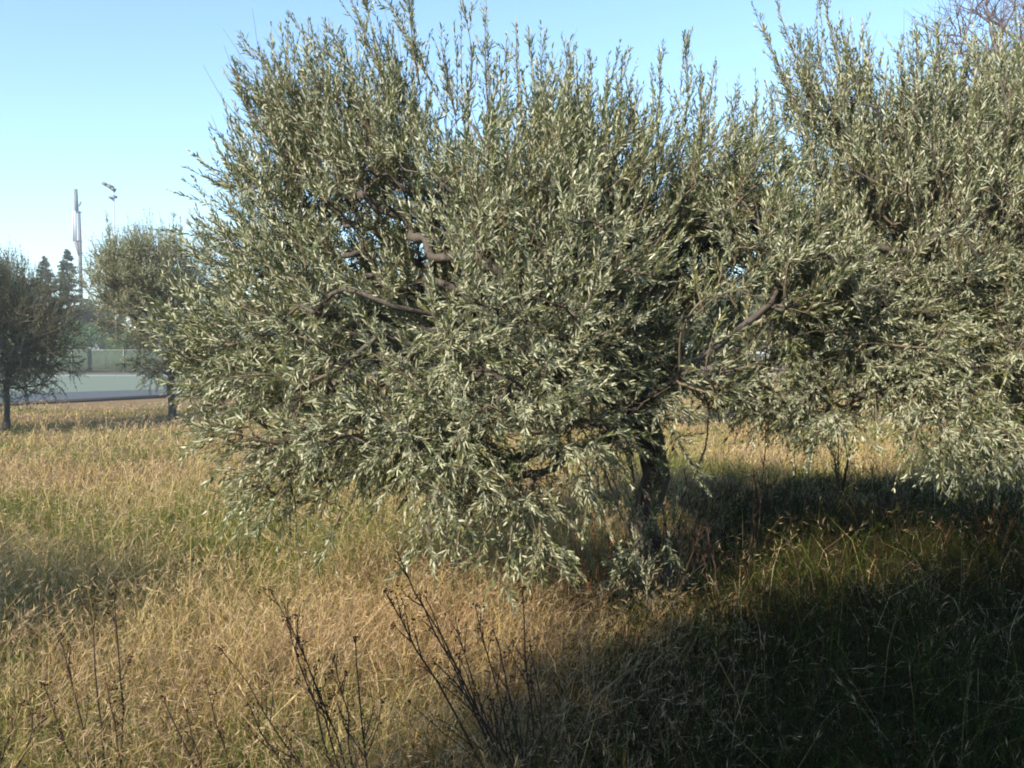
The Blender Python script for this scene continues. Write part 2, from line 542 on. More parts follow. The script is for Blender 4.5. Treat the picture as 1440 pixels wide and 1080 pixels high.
main_trunks = [
    [b0 + (0, 0, -.1), b0 + (.04, .0, .22), b0 + (-.06, -.02, .5), b0 + (.03, 0, .82), P(900, 590, 5.3), P(880, 500, 5.3)],
    [b0 + (-.10, -.06, -.1), b0 + (-.12, -.08, .3), P(870, 700, 5.15), P(820, 600, 5.1), P(740, 520, 5.1)],
    [b0 + (.10, .05, -.1), b0 + (.12, .05, .35), P(925, 680, 5.45), P(925, 590, 5.5), P(950, 500, 5.6)],
    [b0 + (.16, .0, -.1), b0 + (.20, -.02, .25), P(965, 715, 5.4), P(988, 635, 5.5), P(1000, 570, 5.6), P(1040, 490, 5.7)],
]
plumes = []
def pl(x0, y0, x1, y1, d, dens=38): plumes.append((P(x0, y0, d), P(x1, y1, d + random.Random(x1 * 7 + y1).uniform(-.15, .15)), dens))
# upper-left wing and tips
for a in [(480, 240, 318, 92, 5.6), (500, 200, 345, 60, 5.7), (470, 270, 352, 175, 5.6), (520, 160, 415, 35, 5.6), (440, 300, 318, 235, 5.5, 24),
          (540, 120, 485, -20, 5.6), (560, 120, 512, -30, 5.7), (590, 120, 575, -30, 5.5), (610, 120, 548, 5, 5.6), (450, 180, 385, 70, 5.8), (500, 110, 462, 40, 5.6),
          (650, 170, 648, 5, 5.5, 26), (690, 180, 684, 10, 5.6, 26), (735, 190, 726, 25, 5.5, 20), (715, 200, 712, 80, 5.5), (770, 200, 766, 45, 5.6, 22),
          (760, 200, 745, 60, 5.4), (800, 210, 800, 60, 5.5), (830, 200, 832, 90, 5.6, 24), (870, 220, 875, 80, 5.7, 20), (900, 230, 885, 130, 5.6),
          (925, 230, 930, 75, 5.8, 22), (950, 230, 962, 60, 5.7), (1000, 240, 1008, 85, 5.8, 22), (985, 240, 985, 110, 5.8), (1030, 260, 1040, 130, 5.8),
          (640, 160, 620, 60, 5.6), (570, 260, 545, 60, 5.9), (380, 380, 322, 290, 5.3, 26), (360, 420, 300, 330, 5.2, 26),
          (350, 520, 250, 500, 4.8), (330, 560, 245, 540, 4.8, 26), (350, 600, 268, 610, 4.7), (370, 640, 330, 700, 4.6), (400, 690, 350, 760, 4.5),
          (480, 720, 440, 815, 4.4), (600, 740, 570, 800, 4.3), (720, 740, 715, 840, 4.3), (700, 720, 670, 800, 4.3), (760, 730, 760, 810, 4.4), (830, 660, 820, 760, 4.5),
          (1040, 440, 1000, 350, 5.3, 60), (1050, 470, 1060, 370, 5.3, 60), (1030, 380, 1045, 300, 5.4, 60), (1070, 460, 1090, 360, 5.2, 60), (990, 440, 975, 350, 5.1, 60),
          (1010, 400, 1030, 310, 5.2, 60), (1060, 420, 1075, 320, 5.5, 60), (1035, 280, 1030, 150, 5.8), (1065, 280, 1062, 140, 5.9), (1090, 280, 1085, 120, 6.0),
          (905, 860, 885, 700, 5.2, 30), (910, 850, 915, 760, 5.0, 40), (900, 760, 850, 830, 5.0, 40), (925, 740, 960, 820, 5.2, 35), (890, 850, 930, 650, 5.1, 30), (920, 850, 955, 690, 5.3, 25), (885, 870, 870, 760, 5.0, 30),
          (895, 700, 870, 560, 5.2, 40), (930, 690, 920, 560, 5.2, 40), (940, 600, 985, 670, 5.2, 30)]:
    pl(*a)
olive('olive_tree', 'large bushy olive tree in the middle with long upright silvery shoots along its top', MAIN_BASE,
      main_clumps, main_trunks, 11, 3000, 4, leaf_l=.054, leaf_w=.0092, gap=.0135, plumes=plumes,
      droop=lambda o: (o[:, 2] < 1.15) & (o[:, 0] < .4), up=.6)

# right olive -------------------------------------------------------------------
plumes = []
for a in [(1130, 180, 1065, 25, 6.2), (1150, 160, 1095, 15, 6.3), (1170, 150, 1150, -10, 6.3), (1150, 200, 1120, 40, 6.2), (1190, 150, 1160, 5, 6.2),
          (1215, 180, 1212, 25, 6.3, 18), (1200, 170, 1190, 60, 6.2), (1270, 190, 1262, 70, 6.2), (1310, 180, 1320, 40, 6.3), (1290, 180, 1290, 60, 6.3),
          (1370, 190, 1372, 45, 6.3), (1345, 190, 1340, 80, 6.3), (1410, 190, 1415, 60, 6.4), (1430, 180, 1445, 45, 6.4), (1240, 200, 1236, 90, 6.2),
          (1330, 590, 1325, 690, 5.4), (1300, 580, 1280, 660, 5.4), (1380, 600, 1390, 690, 5.4), (1430, 610, 1440, 690, 5.5), (1350, 600, 1350, 680, 5.3),
          (1110, 420, 1105, 570, 5.6, 60), (1090, 430, 1078, 580, 5.5, 60), (1130, 430, 1138, 590, 5.6, 60), (1160, 470, 1172, 620, 5.6, 50), (1100, 400, 1120, 530, 5.4, 60),
          (1065, 450, 1045, 590, 5.5, 50), (1120, 460, 1110, 610, 5.8, 50), (1085, 380, 1100, 500, 5.8, 60), (1220, 500, 1230, 630, 5.6, 50), (1140, 380, 1100, 480, 5.5, 60)]:
    pl(*a)
RB = np.array([4.35, 6.55, 0])
right_clumps = [C(1180, 270, 6.2, .62), C(1300, 230, 6.3, .72), C(1150, 150, 6.3, .34), C(1400, 300, 6.2, .95), C(1280, 390, 6.0, .85),
                C(1150, 430, 5.8, .72), C(1410, 480, 5.8, .72), C(1345, 590, 5.5, .34), C(1230, 520, 5.7, .38), C(1430, 180, 6.5, .62),
                C(1600, 350, 6.3, 1.2), C(1500, 500, 5.9, .8), C(1660, 220, 6.7, .9), C(1440, 400, 7.3, 1.1), C(1290, 330, 7.2, .9), C(1430, 600, 5.6, .36),
                C(1120, 350, 6.1, .55), C(1110, 480, 5.8, .5), C(1190, 550, 5.8, .32), C(1100, 540, 5.8, .32), C(1300, 560, 5.6, .36), C(1400, 610, 5.5, .36),
                C(1200, 340, 6.5, .8), C(1085, 310, 6.1, .48), C(1055, 270, 6.2, .34), C(1080, 420, 6.0, .55), C(1140, 400, 5.7, .5), C(1060, 500, 5.9, .4), C(1130, 540, 5.6, .40), C(1105, 480, 5.5, .36), C(1070, 545, 5.5, .26), C(1150, 590, 5.5, .2), C(1035, 225, 5.9, .32), C(1085, 245, 6.0, .36), C(1120, 215, 6.2, .32), C(1045, 400, 5.3, .34), C(1020, 330, 5.4, .3), C(1240, 470, 5.9, .5), C(1340, 500, 5.7, .5)]
right_trunks = [[RB + (0, 0, -.1), RB + (-.1, 0, .4), RB + (-.25, .05, .85), P(1440, 520, 6.4), P(1380, 430, 6.4)],
                [RB + (.12, 0, -.1), RB + (.15, .05, .5), RB + (.3, .1, 1.0), RB + (.35, .1, 1.7)]]
olive('olive_tree', 'olive tree at the right edge, its crown hanging low over dark shaded ground', RB, right_clumps, right_trunks,
      23, 3100, 4, leaf_l=.054, leaf_w=.0092, gap=.0135, plumes=plumes, droop=lambda o: (o[:, 2] < 1.25), up=.6)

# ---------------------------------------------------------------- generic olives of the grove
def generic_olive(seed, h, r, n_nodes, per, trunk_h=.9, lean=(0, 0), low=.7, far=True, lmat=None, name='olive_tree', label='', group=None, base=(0, 0, 0), **kw):
    rg = np.random.default_rng(seed)
    cl = []
    for i in range(15):
        a = rg.uniform(0, 6.28); q = rg.uniform(.2, 1) ** .6
        zz = low + (h - low) * rg.uniform(.15, .82)
        wr = r * math.sin(math.pi * min(.95, max(.15, (zz - low * .4) / h))) ** .5
        cl.append((np.array([math.cos(a) * q * wr * .65 + lean[0] * zz, math.sin(a) * q * wr * .65 + lean[1] * zz, zz]), r * rg.uniform(.26, .44)))
    cl.append((np.array([lean[0] * h * .6, lean[1] * h * .6, h * .6]), r * .55))
    tr = [[(0, 0, -.1), (lean[0] * .3 + .03, .02, trunk_h * .5), (lean[0] * .7, .05, trunk_h), (lean[0] * 1.2 + .1, 0, trunk_h * 1.5)],
          [(.05, .03, -.1), (.05, .08, trunk_h * .5), (-.18, .2, trunk_h * 1.1), (-.3, .35, trunk_h * 1.6)]]
    pls = []
    for i in range(14):
        a = rg.uniform(0, 6.28); q = rg.uniform(0, .65) * r
        x, y = math.cos(a) * q + lean[0] * h, math.sin(a) * q + lean[1] * h
        pls.append(((x, y, h * .78), (x * 1.12 + rg.normal(0, .06), y * 1.12, h * rg.uniform(.92, 1.06)), 30))
    return olive(name, label, base, cl, tr, seed + 1, n_nodes, per, group=group, detail=False, leaf_mat_=lmat or M_OLIVE_FAR, plumes=pls, **kw)

def copy_tree(src, loc, rz, sc, label, group=None, cat=None):
    c = src.copy(); COL.objects.link(c)
    c.location = loc; c.rotation_euler = (0, 0, rz); c.scale = (sc, sc, sc)
    c['label'] = label
    if group: c['group'] = group
    for ch in [q for q in bpy.data.objects if q.parent == src]:
        d = ch.copy(); COL.objects.link(d); d.parent = c
    return c

GRP = 'olive trees of the grove behind'
left_a = generic_olive(41, 4.9, 2.3, 1700, 4, trunk_h=.75, low=.5, group=GRP, leaf_l=.07, leaf_w=.018, gap=.026, shoot_len=(.22, .5), rmax=.10, bare=.2,
                       label='round grey-green olive tree standing left of the large middle tree')
left_a.location = (*G(243, 590)[:2], 0); left_a.scale = (1.04, 1.04, .92); left_a.rotation_euler = (0, 0, 2.3)
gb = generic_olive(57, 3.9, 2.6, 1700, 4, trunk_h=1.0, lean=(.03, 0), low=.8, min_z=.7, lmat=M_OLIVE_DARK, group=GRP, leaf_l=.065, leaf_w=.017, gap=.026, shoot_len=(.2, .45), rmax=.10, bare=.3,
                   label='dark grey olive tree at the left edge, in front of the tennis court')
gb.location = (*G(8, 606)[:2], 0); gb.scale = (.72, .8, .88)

for (px, d, rz, sc, lab, src) in [
        (640, 15.5, 1.0, .80, 'distant olive tree glimpsed through the left part of the middle olive crown', gb),
        (905, 17.0, 2.2, .84, 'distant olive tree straight behind the trunk of the large middle olive', left_a),
        (1275, 18.5, 4.0, .95, 'distant olive tree behind sunlit grass between the two big olives', gb),
        (1420, 14.5, 5.2, .80, 'distant olive tree behind the crown of the right olive', left_a)]:
    copy_tree(src, ((px - 720) / FPX * d, d, 0), rz, sc, lab, GRP)

# olives behind the photographer that throw the foreground shadows
def shade_tree(src, shadow_xy, hmid, rz, sc, lab):
    back = hmid / math.tan(SUN_EL)
    x = shadow_xy[0] - math.sin(SUN_OFF) * back; y = shadow_xy[1] - math.cos(SUN_OFF) * back
    return copy_tree(src, (x, y, 0), rz, sc, lab, 'olive trees behind the photographer')
shade_tree(left_a, (-3.95, 4.9), 3.0, 3.5, .85, 'olive tree left behind the photographer, shading the left edge grass')
copy_tree(left_a, (-12.4, 14.0, 0), 3.9, .85, 'olive tree left of the picture, shading the strip before the left trees', 'olive trees behind the photographer')

# ---------------------------------------------------------------- grass
rng = np.random.default_rng(5)
def fbm(x, y, seed):
    r = np.random.default_rng(seed); v = 0
    for o_ in range(5):
        f = .28 * 1.9 ** o_
        a = r.uniform(0, 6.28, 6); 
        v = v + (np.sin(x * f * math.cos(a[0]) * 2 + y * f * math.sin(a[0]) * 2 + a[1]) * np.sin(x * f * math.cos(a[2]) * 2.3 + y * f * math.sin(a[2]) * 2.3 + a[3])) * .75 ** o_
    return v / 2.2

def in_court(x, y):
    return (y > 24) & (x < -6)

PAL = np.array([[.47, .35, .145], [.56, .45, .23], [.33, .22, .10], [.24, .235, .07], [.12, .16, .035], [.42, .30, .20], [.28, .18, .09], [.62, .54, .34]])
def grass(n_tuft, per, dmin, dmax, power, ang, h0, wid, seed, name=None):
    rng = np.random.default_rng(seed)
    u = rng.uniform(0, 1, n_tuft)
    dd = dmin * (dmax / dmin) ** (u ** power)
    a = rng.uniform(-ang, ang, n_tuft)
    tx = np.sin(a) * dd; ty = np.cos(a) * dd
    k = ~in_court(tx, ty)
    tx, ty = tx[k], ty[k]; nt_ = len(tx)
    dist = np.hypot(tx, ty)
    idx = np.repeat(np.arange(nt_), per); n = len(idx)
    spread = .035 + .012 * dist[idx]
    bx = tx[idx] + rng.normal(0, 1, n) * spread; by = ty[idx] + rng.normal(0, 1, n) * spread
    pn = fbm(bx, by, 3); pg = fbm(bx * 1.7, by * 1.7, 9); ph = fbm(bx * .8 + 5, by * .8, 17)
    tall = rng.uniform(size=n)
    h = h0 * np.where(tall > .86, rng.uniform(1.1, 2.1, n), rng.uniform(.35, 1.0, n)) * (1 + .35 * ph)
    h *= (np.exp(rng.normal(0, .38, nt_)))[idx]
    h *= np.interp(np.hypot(bx, by), [0, 6, 12, 22], [1, .85, .62, .36])
    h *= 1 - .6 * np.exp(-((bx - .8) ** 2 + (by - 5.0) ** 2) / .5)
    h = np.minimum(h, rng.uniform(.5, .68, n))
    leanv = rng.normal(0, .46, (n, 2)) + np.array([.10, -.05])
    leanv += rng.normal(0, .38, (nt_, 2))[idx]
    wd = wid * rng.uniform(.5, 1.3, n) * np.interp(np.hypot(bx, by), [0, 3, 8, 20, 30], [.8, 1, 1.9, 4, 6])
    wd = np.where(tall > .86, wd * .6, wd)
    bz = ground_z(bx, by)
    base = np.stack([bx, by, bz - .01], -1)
    l3 = np.concatenate([leanv, np.zeros((n, 1))], 1)
    up = np.array([0, 0, 1.0])
    p1 = base + up * (h * .5)[:, None] + l3 * (h * .28)[:, None]
    p2 = base + up * (h * .95)[:, None] + l3 * (h * .95)[:, None] - up * (np.hypot(*leanv.T) * h * .22)[:, None]
    th = rng.uniform(0, 3.14, n)
    s = np.stack([np.cos(th), np.sin(th), np.zeros(n)], -1) * (wd / 2)[:, None]
    v = np.stack([base - s, base + s, p1 - s * .8, p1 + s * .8, p2], 1)
    # colours: straw, olive, green and pinkish patches
    green = np.clip(.5 + pg * 2.0 + rng.normal(0, .3, n) + .3 * np.clip((3.8 - by) / 1.5, 0, 1), 0, 1)
    pink = np.clip(.36 + pn * 2.0 + rng.normal(0, .25, n), 0, 1)
    ci = rng.choice(8, n, p=[.24, .14, .10, .22, .10, .06, .06, .08])
    c = PAL[ci]
    gsel = (green > .78) & (tall < .9)
    c = np.where(gsel[:, None], PAL[rng.choice([3, 4, 4], n)], c)
    psel = (pink > .80)
    c = np.where(psel[:, None] & ~gsel[:, None], PAL[rng.choice([5, 6, 0], n)], c)
    # green growth at the lower right, coloured extra dark to deepen the shadow
    green_shade = 1 / (1 + np.exp(-(bx - .08 - .30 * (by - 3)) * 4)) * np.clip((11.0 - by) / 2.0, 0, 1)
    green_shade_sel = rng.uniform(size=n) < green_shade * .9
    c = np.where(green_shade_sel[:, None], np.array([[.035, .055, .009], [.035, .028, .012], [.020, .032, .007], [.042, .026, .014]])[rng.choice(4, n)], c)
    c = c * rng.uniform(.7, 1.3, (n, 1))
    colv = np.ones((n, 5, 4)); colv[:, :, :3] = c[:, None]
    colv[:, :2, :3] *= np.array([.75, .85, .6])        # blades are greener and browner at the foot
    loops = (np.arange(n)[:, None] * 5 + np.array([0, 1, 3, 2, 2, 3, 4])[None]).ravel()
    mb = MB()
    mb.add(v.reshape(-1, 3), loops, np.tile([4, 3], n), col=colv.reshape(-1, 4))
    # seed heads on the tall stalks
    kk = np.where((tall > .86))[0]
    m = 5
    ii = np.repeat(kk, m); nn = len(ii)
    f = rng.uniform(.72, 1.0, nn)
    o = p1[ii] + (p2[ii] - p1[ii]) * ((f - .5) / .5)[:, None]
    d = norm(norm(p2[ii] - p1[ii]) + rng.normal(0, .4, (nn, 3)))
    ln = rng.uniform(.02, .05, nn) * (1 + .04 * dist[idx][ii])
    sd = norm(np.cross(d, rng.normal(size=(nn, 3)))) * (wd[ii] * .55)[:, None]
    v = np.stack([o, o + d * (ln * .5)[:, None] - sd, o + d * (ln * .5)[:, None] + sd, o + d * ln[:, None]], 1)
    cc = np.array([[.40, .30, .18], [.50, .40, .24], [.34, .24, .15]])[rng.choice(3, nn)] * rng.uniform(.8, 1.2, (nn, 1))
    cc = np.where(green_shade_sel[ii][:, None], c[ii] * 1.2, cc)  # seed heads here take the same shadow-darkened colour
    cv = np.ones((nn, 4, 4)); cv[:, :, :3] = cc[:, None]
    mb.add(v.reshape(-1, 3), (np.arange(nn)[:, None] * 4 + LEAF4_LOOPS[None]).ravel(), np.tile([4], nn), col=cv.reshape(-1, 4))
    return mb

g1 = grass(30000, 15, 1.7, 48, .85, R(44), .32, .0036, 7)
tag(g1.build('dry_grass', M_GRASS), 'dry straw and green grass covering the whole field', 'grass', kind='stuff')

# ---------------------------------------------------------------- weeds
def weed(base, tips, seed, mat, label, group, r0=.005, side=9, seeds=True, seedcol=(.06, .033, .022), name='dry_weed'):
    rg = np.random.default_rng(seed)
    base = np.array(base, float)
    root = empty(name, base)
    st = MB(); heads = []
    def cluster(sd, pnt, n, rad):
        o = pnt + rg.normal(0, rad * .5, (n, 3)); d = norm(rg.normal(size=(n, 3)) + np.array([0, 0, .4])); s = norm(np.cross(d, rg.normal(size=(n, 3))))
        l = rg.uniform(.006, .014, n)[:, None]
        v = np.stack([o, o + d * l * .5 - s * l * .3, o + d * l * .5 + s * l * .3, o + d * l], 1)
        cv = np.ones((n, 4, 4)); cv[:, :, :3] = (np.array(seedcol) * rg.uniform(.6, 1.5, (n, 1)))[:, None]
        sd.add(v.reshape(-1, 3), (np.arange(n)[:, None] * 4 + LEAF4_LOOPS[None]).ravel(), [4] * n, col=cv.reshape(-1, 4))
    def stem(a, b, r, depth):
        a = np.array(a); b = np.array(b); ax = b - a; ln = np.linalg.norm(ax)
        n = 9; tt = np.linspace(0, 1, n)[:, None]
        mid = a + ax * .5 + rg.normal(0, .045, 3) * ln
        line = (1 - tt) ** 2 * a + 2 * tt * (1 - tt) * mid + tt ** 2 * b
        line[1:-1] += rg.normal(0, .006, (n - 2, 3)) * ln
        st.tube(line, np.linspace(r, r * .35, n), 5)
        if seeds and depth < 2:
            sd = MB(); cluster(sd, b, 9, .012)
            heads.append(sd)
        if depth < 2:
            for _ in range(side if depth == 0 else 3):
                u = rg.uniform(.30, .97); k = u * (n - 1); i = int(k); q = line[i] * (1 - k + i) + line[min(i + 1, n - 1)] * (k - i)
                d = norm(norm(ax) + norm(rg.normal(size=3)) * .62 + np.array([0, 0, .25]))
                l2 = ln * rg.uniform(.12, .32) * (1.25 - u)
                stem(q, q + d * l2, r * .5, depth + 1)
    for i, tp in enumerate(tips):
        off = rg.normal(0, .012, 3) * (1, 1, 0)
        stem(off + (0, 0, -.03), np.array(tp) - base, r0 * rg.uniform(.7, 1.1), 0)
    st.build('stem', mat, root)
    for sd in heads: sd.build('seed_head', M_SEED, root)
    return tag(root, label, 'weed', group)

def gpt(x, y): return np.array([x, y, float(ground_z(x, y))])
WG = 'dead branching weeds in the foreground'
weed(gpt(.10, 2.72), [P(558, 775, 2.7), P(590, 840, 2.75), P(640, 870, 2.6), P(668, 850, 2.8), P(700, 900, 2.9), P(735, 830, 2.75), P(610, 930, 2.5), P(745, 905, 2.6), P(540, 830, 2.6)],
     1, M_WEED, 'tall dark fan-shaped dead weed at the bottom centre of the foreground', WG)
weed(gpt(-.42, 2.55), [P(380, 830, 2.6), P(312, 915, 2.5), P(420, 900, 2.6), P(470, 930, 2.5), P(350, 990, 2.4), P(500, 900, 2.7), P(400, 850, 2.7)],
     2, M_WEED, 'dark dead weed leaning left beside the tall fan-shaped one', WG)
weed(gpt(-1.30, 2.75), [P(125, 840, 2.75), P(160, 835, 2.8), P(85, 900, 2.7), P(60, 960, 2.6), P(150, 960, 2.6)],
     3, M_WEED, 'thin forked dark weed standing in sunlit grass at the lower left', WG, side=5)
weed(gpt(-1.65, 2.6), [P(-10, 960, 2.6), P(30, 990, 2.5), P(60, 1010, 2.5)],
     4, M_WEED, 'low dark weed in the bottom left corner', WG, side=5)
weed(gpt(-.85, 2.6), [P(230, 985, 2.6), P(290, 960, 2.7), P(262, 1000, 2.5)], 14, M_WEED, 'short sparse brown weed between the leaning weed and the forked weed', WG, side=4)
TG = 'thin dry stems around the olive trunk'
weed(G(1052, 812), [P(1076, 598, 6.1), P(1060, 660, 6.0)], 5, M_WEED, 'tallest thin dark sapling, upright just right of the olive trunk', TG, r0=.010, side=6, seeds=False, name='bare_sapling')
weed(G(1010, 850), [P(962, 660, 5.4), P(985, 700, 5.4)], 6, M_WEED, 'thin dark sapling leaning left against the olive trunk', TG, r0=.009, side=6, seeds=False, name='bare_sapling')
weed(G(1180, 700), [P(1178, 575, 9.0), P(1205, 590, 9.0), P(1160, 600, 9.0)], 15, M_WEED, 'bare little sapling in front of the sunlit grass between the two big olives', TG, r0=.014, side=7, seeds=False, name='bare_sapling')
weed(G(1058, 915), [P(1032, 815, 4.6)], 7, M_WEED_PALE, 'single pale stalk leaning left in the shade right of the trunk', 'pale dead stalks in the shade', r0=.004, side=1, seeds=False, name='dead_stalk')
weed(G(1372, 1060), [P(1366, 945, 3.4), P(1376, 940, 3.4)], 8, M_WEED_PALE, 'pale stalk forked at its top in the shade at the lower right', 'pale dead stalks in the shade', r0=.004, side=2, seeds=False, name='dead_stalk')
weed(G(1392, 800), [P(1398, 695, 6.1), P(1415, 705, 6.1), P(1375, 730, 6.0), P(1430, 720, 6.2)], 9, M_WEED_RUST, 'rusty orange dead weed near the right edge below the right olive', 'rusty weeds', r0=.006, side=7, seedcol=(.34, .14, .05))
weed(G(1330, 780), [P(1320, 735, 6.5), P(1345, 725, 6.5)], 10, M_WEED_RUST, 'low reddish weed just left of the rusty orange one', 'rusty weeds', r0=.005, side=6, seedcol=(.30, .15, .08))

SG = 'dead brown shrubs around the olive trunk'
weed(G(935, 868), [P(905, 700, 5.2), P(940, 720, 5.3), P(985, 740, 5.2), P(960, 690, 5.5), P(1000, 770, 5.3)], 31, M_WEED, 'tangled dead shrub on the right side of the main olive trunk', SG, r0=.007, side=10, name='dead_shrub')
weed(G(845, 880), [P(800, 740, 5.0), P(835, 720, 5.0), P(860, 760, 5.0), P(815, 780, 4.9)], 32, M_WEED_RUST, 'low reddish brown dead shrub left of the main olive trunk', SG, r0=.005, side=9, seedcol=(.2, .10, .05), name='dead_shrub')
weed(G(1090, 760), [P(1075, 690, 6.8), P(1110, 680, 6.9), P(1140, 700, 7.0), P(1050, 700, 6.9)], 33, M_WEED, 'dark dead shrub in the shade behind the tall thin sapling', SG, r0=.007, side=10, name='dead_shrub')
weed(G(1240, 740), [P(1225, 660, 7.2), P(1260, 670, 7.2), P(1290, 690, 7.3)], 34, M_WEED, 'dark dead shrub in deep shade under the right olive', SG, r0=.007, side=10, name='dead_shrub')

# ---------------------------------------------------------------- tennis court
M_COURT = flat_mat('court_green', (.15, .185, .145), .85, 0, .12, .6)
M_NEAR_STRIP = flat_mat('court_near_strip', (.085, .10, .11), .9, 0, .15, 1.2)
M_KERB = flat_mat('kerb_concrete', (.09, .085, .08), .9, 0, .3, 8)
M_LINE = flat_mat('court_line', (.42, .40, .33), .8, 0, .06, 3)
def quad_sheet(name, corners, z, mat, **kw):
    v = np.array([[c[0], c[1], z] for c in corners]); mb = MB(); mb.add(v, range(len(v)), [len(v)])
    return tag(mb.build(name, mat), **kw)
nl, nr = G(-260, 584), G(420, 550); fl, fr = G(-260, 525), G(420, 525)
quad_sheet('court_near_strip', [nl, nr, fr, fl], .03, M_NEAR_STRIP, label='blue grey strip along the near side of the tennis court', kind='structure')  # one blue grey colour, showing as a strip before the green
a, b = G(-260, 563), G(420, 543)
quad_sheet('court_surface', [a, b, G(420, 527), G(-260, 527)], .034, M_COURT, label='pale green tennis court surface beyond the field', kind='structure')
def kerb(name, a, b, w_, h, z0, mat, **kw):
    a, b = np.array(a), np.array(b); d = norm(b - a); n = np.array([-d[1], d[0], 0])
    mb = MB(); c = (a + b) / 2; ln = np.linalg.norm(b - a)
    mb.box((c[0], c[1], z0 + h / 2), (ln, w_, h), rot=[[d[0], -d[1], 0], [d[1], d[0], 0], [0, 0, 1]])
    return tag(mb.build(name, mat), **kw)
kerb('court_kerb', nl - (0, .1, 0), nr - (0, .1, 0), .2, .14, -.02, M_KERB, label='dark low kerb along the near edge of the court', kind='structure')
quad_sheet('court_line', [G(-260, 529.3), G(420, 529.3), G(420, 528.7), G(-260, 528.7)], .038, M_LINE, label='faint pale line across the far end of the court', kind='structure')

# fence behind the court
M_NET = flat_mat('fence_net', (.06, .085, .06), .9, 0, .3, .8)
t = M_NET.node_tree; out = [n for n in t.nodes if n.type == 'OUTPUT_MATERIAL'][0]; pr = [n for n in t.nodes if n.type == 'BSDF_PRINCIPLED'][0]
tr = t.nodes.new('ShaderNodeBsdfTransparent'); mx = t.nodes.new('ShaderNodeMixShader'); mx.inputs[0].default_value = .35
t.links.new(pr.outputs[0], mx.inputs[1]); t.links.new(tr.outputs[0], mx.inputs[2]); t.links.new(mx.outputs[0], out.inputs[0])
M_STEEL = flat_mat('galvanised_steel', (.22, .23, .21), .5, .3, .1, 3)
M_POLE = flat_mat('pole_paint', (.26, .26, .22), .6, .1, .1, 3)
M_MAST = flat_mat('mast_grey', (.14, .15, .165), .6, .1, .1, 2)
M_PALE = flat_mat('antenna_cover', (.36, .37, .43), .6, 0, .06, 2)
FD = 66.0
fence = empty('court_fence', (-30, FD, 0))
x0, x1 = -46, 6
mb = MB(); mb.box(((x0 + x1) / 2 + 30, 0, .9), (x1 - x0, .02, 1.6)); mb.build('net_screen', M_NET, fence)
mb = MB(); mb.tube([(x0 + 30, 0, 1.75), (x1 + 30, 0, 1.75)], .03, 6); mb.build('top_rail', M_STEEL, fence)
post0 = None
for k in range(14):
    mb = MB()
    if post0 is None:
        mb.tube([(0, -.06, 0), (0, -.06, 1.85)], .035, 6)
        post0 = mb.build('post', M_STEEL, fence); post0.location = (x0 + 30, 0, 0)
    else:
        q_ = post0.copy(); COL.objects.link(q_); q_.parent = fence; q_.location = (x0 + 30 + k * 4, 0, 0)
tag(fence, 'low grey mesh fence with posts running along the far side of the tennis court', 'fence')

# court light, floodlight mast, telecom mast
def lamp_like(name, base, label, cat):
    return tag(empty(name, base), label, cat)
b = P(69, 525, 63.5); b[2] = 0
L1 = lamp_like('court_light', b, 'pale steel light pole at the far side of the court, behind the dark forked olive', 'light pole')
mb = MB(); mb.tube([(0, 0, 0), (0, 0, 2.6), (0, 0, 5.6)], [.16, .14, .10], 10); mb.build('pole', M_POLE, L1, True)
mb = MB(); mb.box((0, -.35, 5.62), (.35, .9, .14)); mb.build('lamp_head', M_STEEL, L1)
b = P(164, 500, 70.0); b[2] = 0
H2 = P(164, 262, 70.0)[2]
L2 = lamp_like('floodlight_mast', b, 'tall thin floodlight mast rising behind the round grey-green olive', 'light pole')
mb = MB(); mb.tube([(0, 0, 0), (0, 0, H2 * .5), (0, 0, H2)], [.07, .06, .05], 8); mb.build('pole', M_PALE, L2, True)
mb = MB(); mb.tube([(-.75, 0, H2 + .12), (.05, 0, H2 - .25)], .05, 6); mb.build('cross_arm', M_MAST, L2)
for (x, z, s) in ((-.68, .16, .34), (-.26, -.04, .42), (.0, -.26, .36), (-.20, -.95, .26), (.14, -.85, .25)):
    mb = MB(); a_ = .45
    mb.box((x, -.1, H2 + z), (s, .3, s * .75), rot=[[math.cos(a_), 0, math.sin(a_)], [0, 1, 0], [-math.sin(a_), 0, math.cos(a_)]])
    mb.tube([(x, -.1, H2 + z), (0 if abs(x) < .3 else x, 0, H2 + z - .3 + (0.0 if abs(x) < .3 else .25))], .03, 5)
    mb.build('floodlight', M_MAST, L2)
D3 = 130.0
b = P(114, 500, D3); b[2] = 0
L3 = lamp_like('telecom_mast', b, 'tall telecom mast with long dark antenna on top, left of the thin floodlight mast', 'mast')
zt, zm, zl, zq = [P(114, q, D3)[2] for q in (266, 297, 340, 352)]
mb = MB(); mb.tube([(.15, 0, 0), (.15, 0, zl), (.10, 0, zm)], [.32, .26, .20], 10); mb.build('pole', M_MAST, L3, True)
mb = MB(); mb.tube([(-.25, 0, zm - .2), (-.35, 0, zt)], [.30, .26], 8); mb.build('top_antenna', M_MAST, L3, True)
for x in (-.62, -.30):
    mb = MB(); mb.box((x, -.35, (zm + zl) / 2), (.26, .2, (zm - zl))); mb.build('antenna_panel', M_PALE, L3)
mb = MB(); mb.box((-.2, 0, zm - .15), (1.1, .7, .12)); mb.box((-.2, 0, zl + .1), (1.1, .7, .12)); mb.build('bracket', M_MAST, L3)
mb = MB()
mb.tube([(-.3, -.2, zl - .1), (.1, -.1, zq - .8)], [.32, .22], 8); mb.build('dish', M_MAST, L3, True)
mb = MB(); mb.tube([(.25, -.2, zm + .7), (.5, -.2, zm + 1.4)], [.10, .14], 6); mb.build('side_antenna', M_MAST, L3)

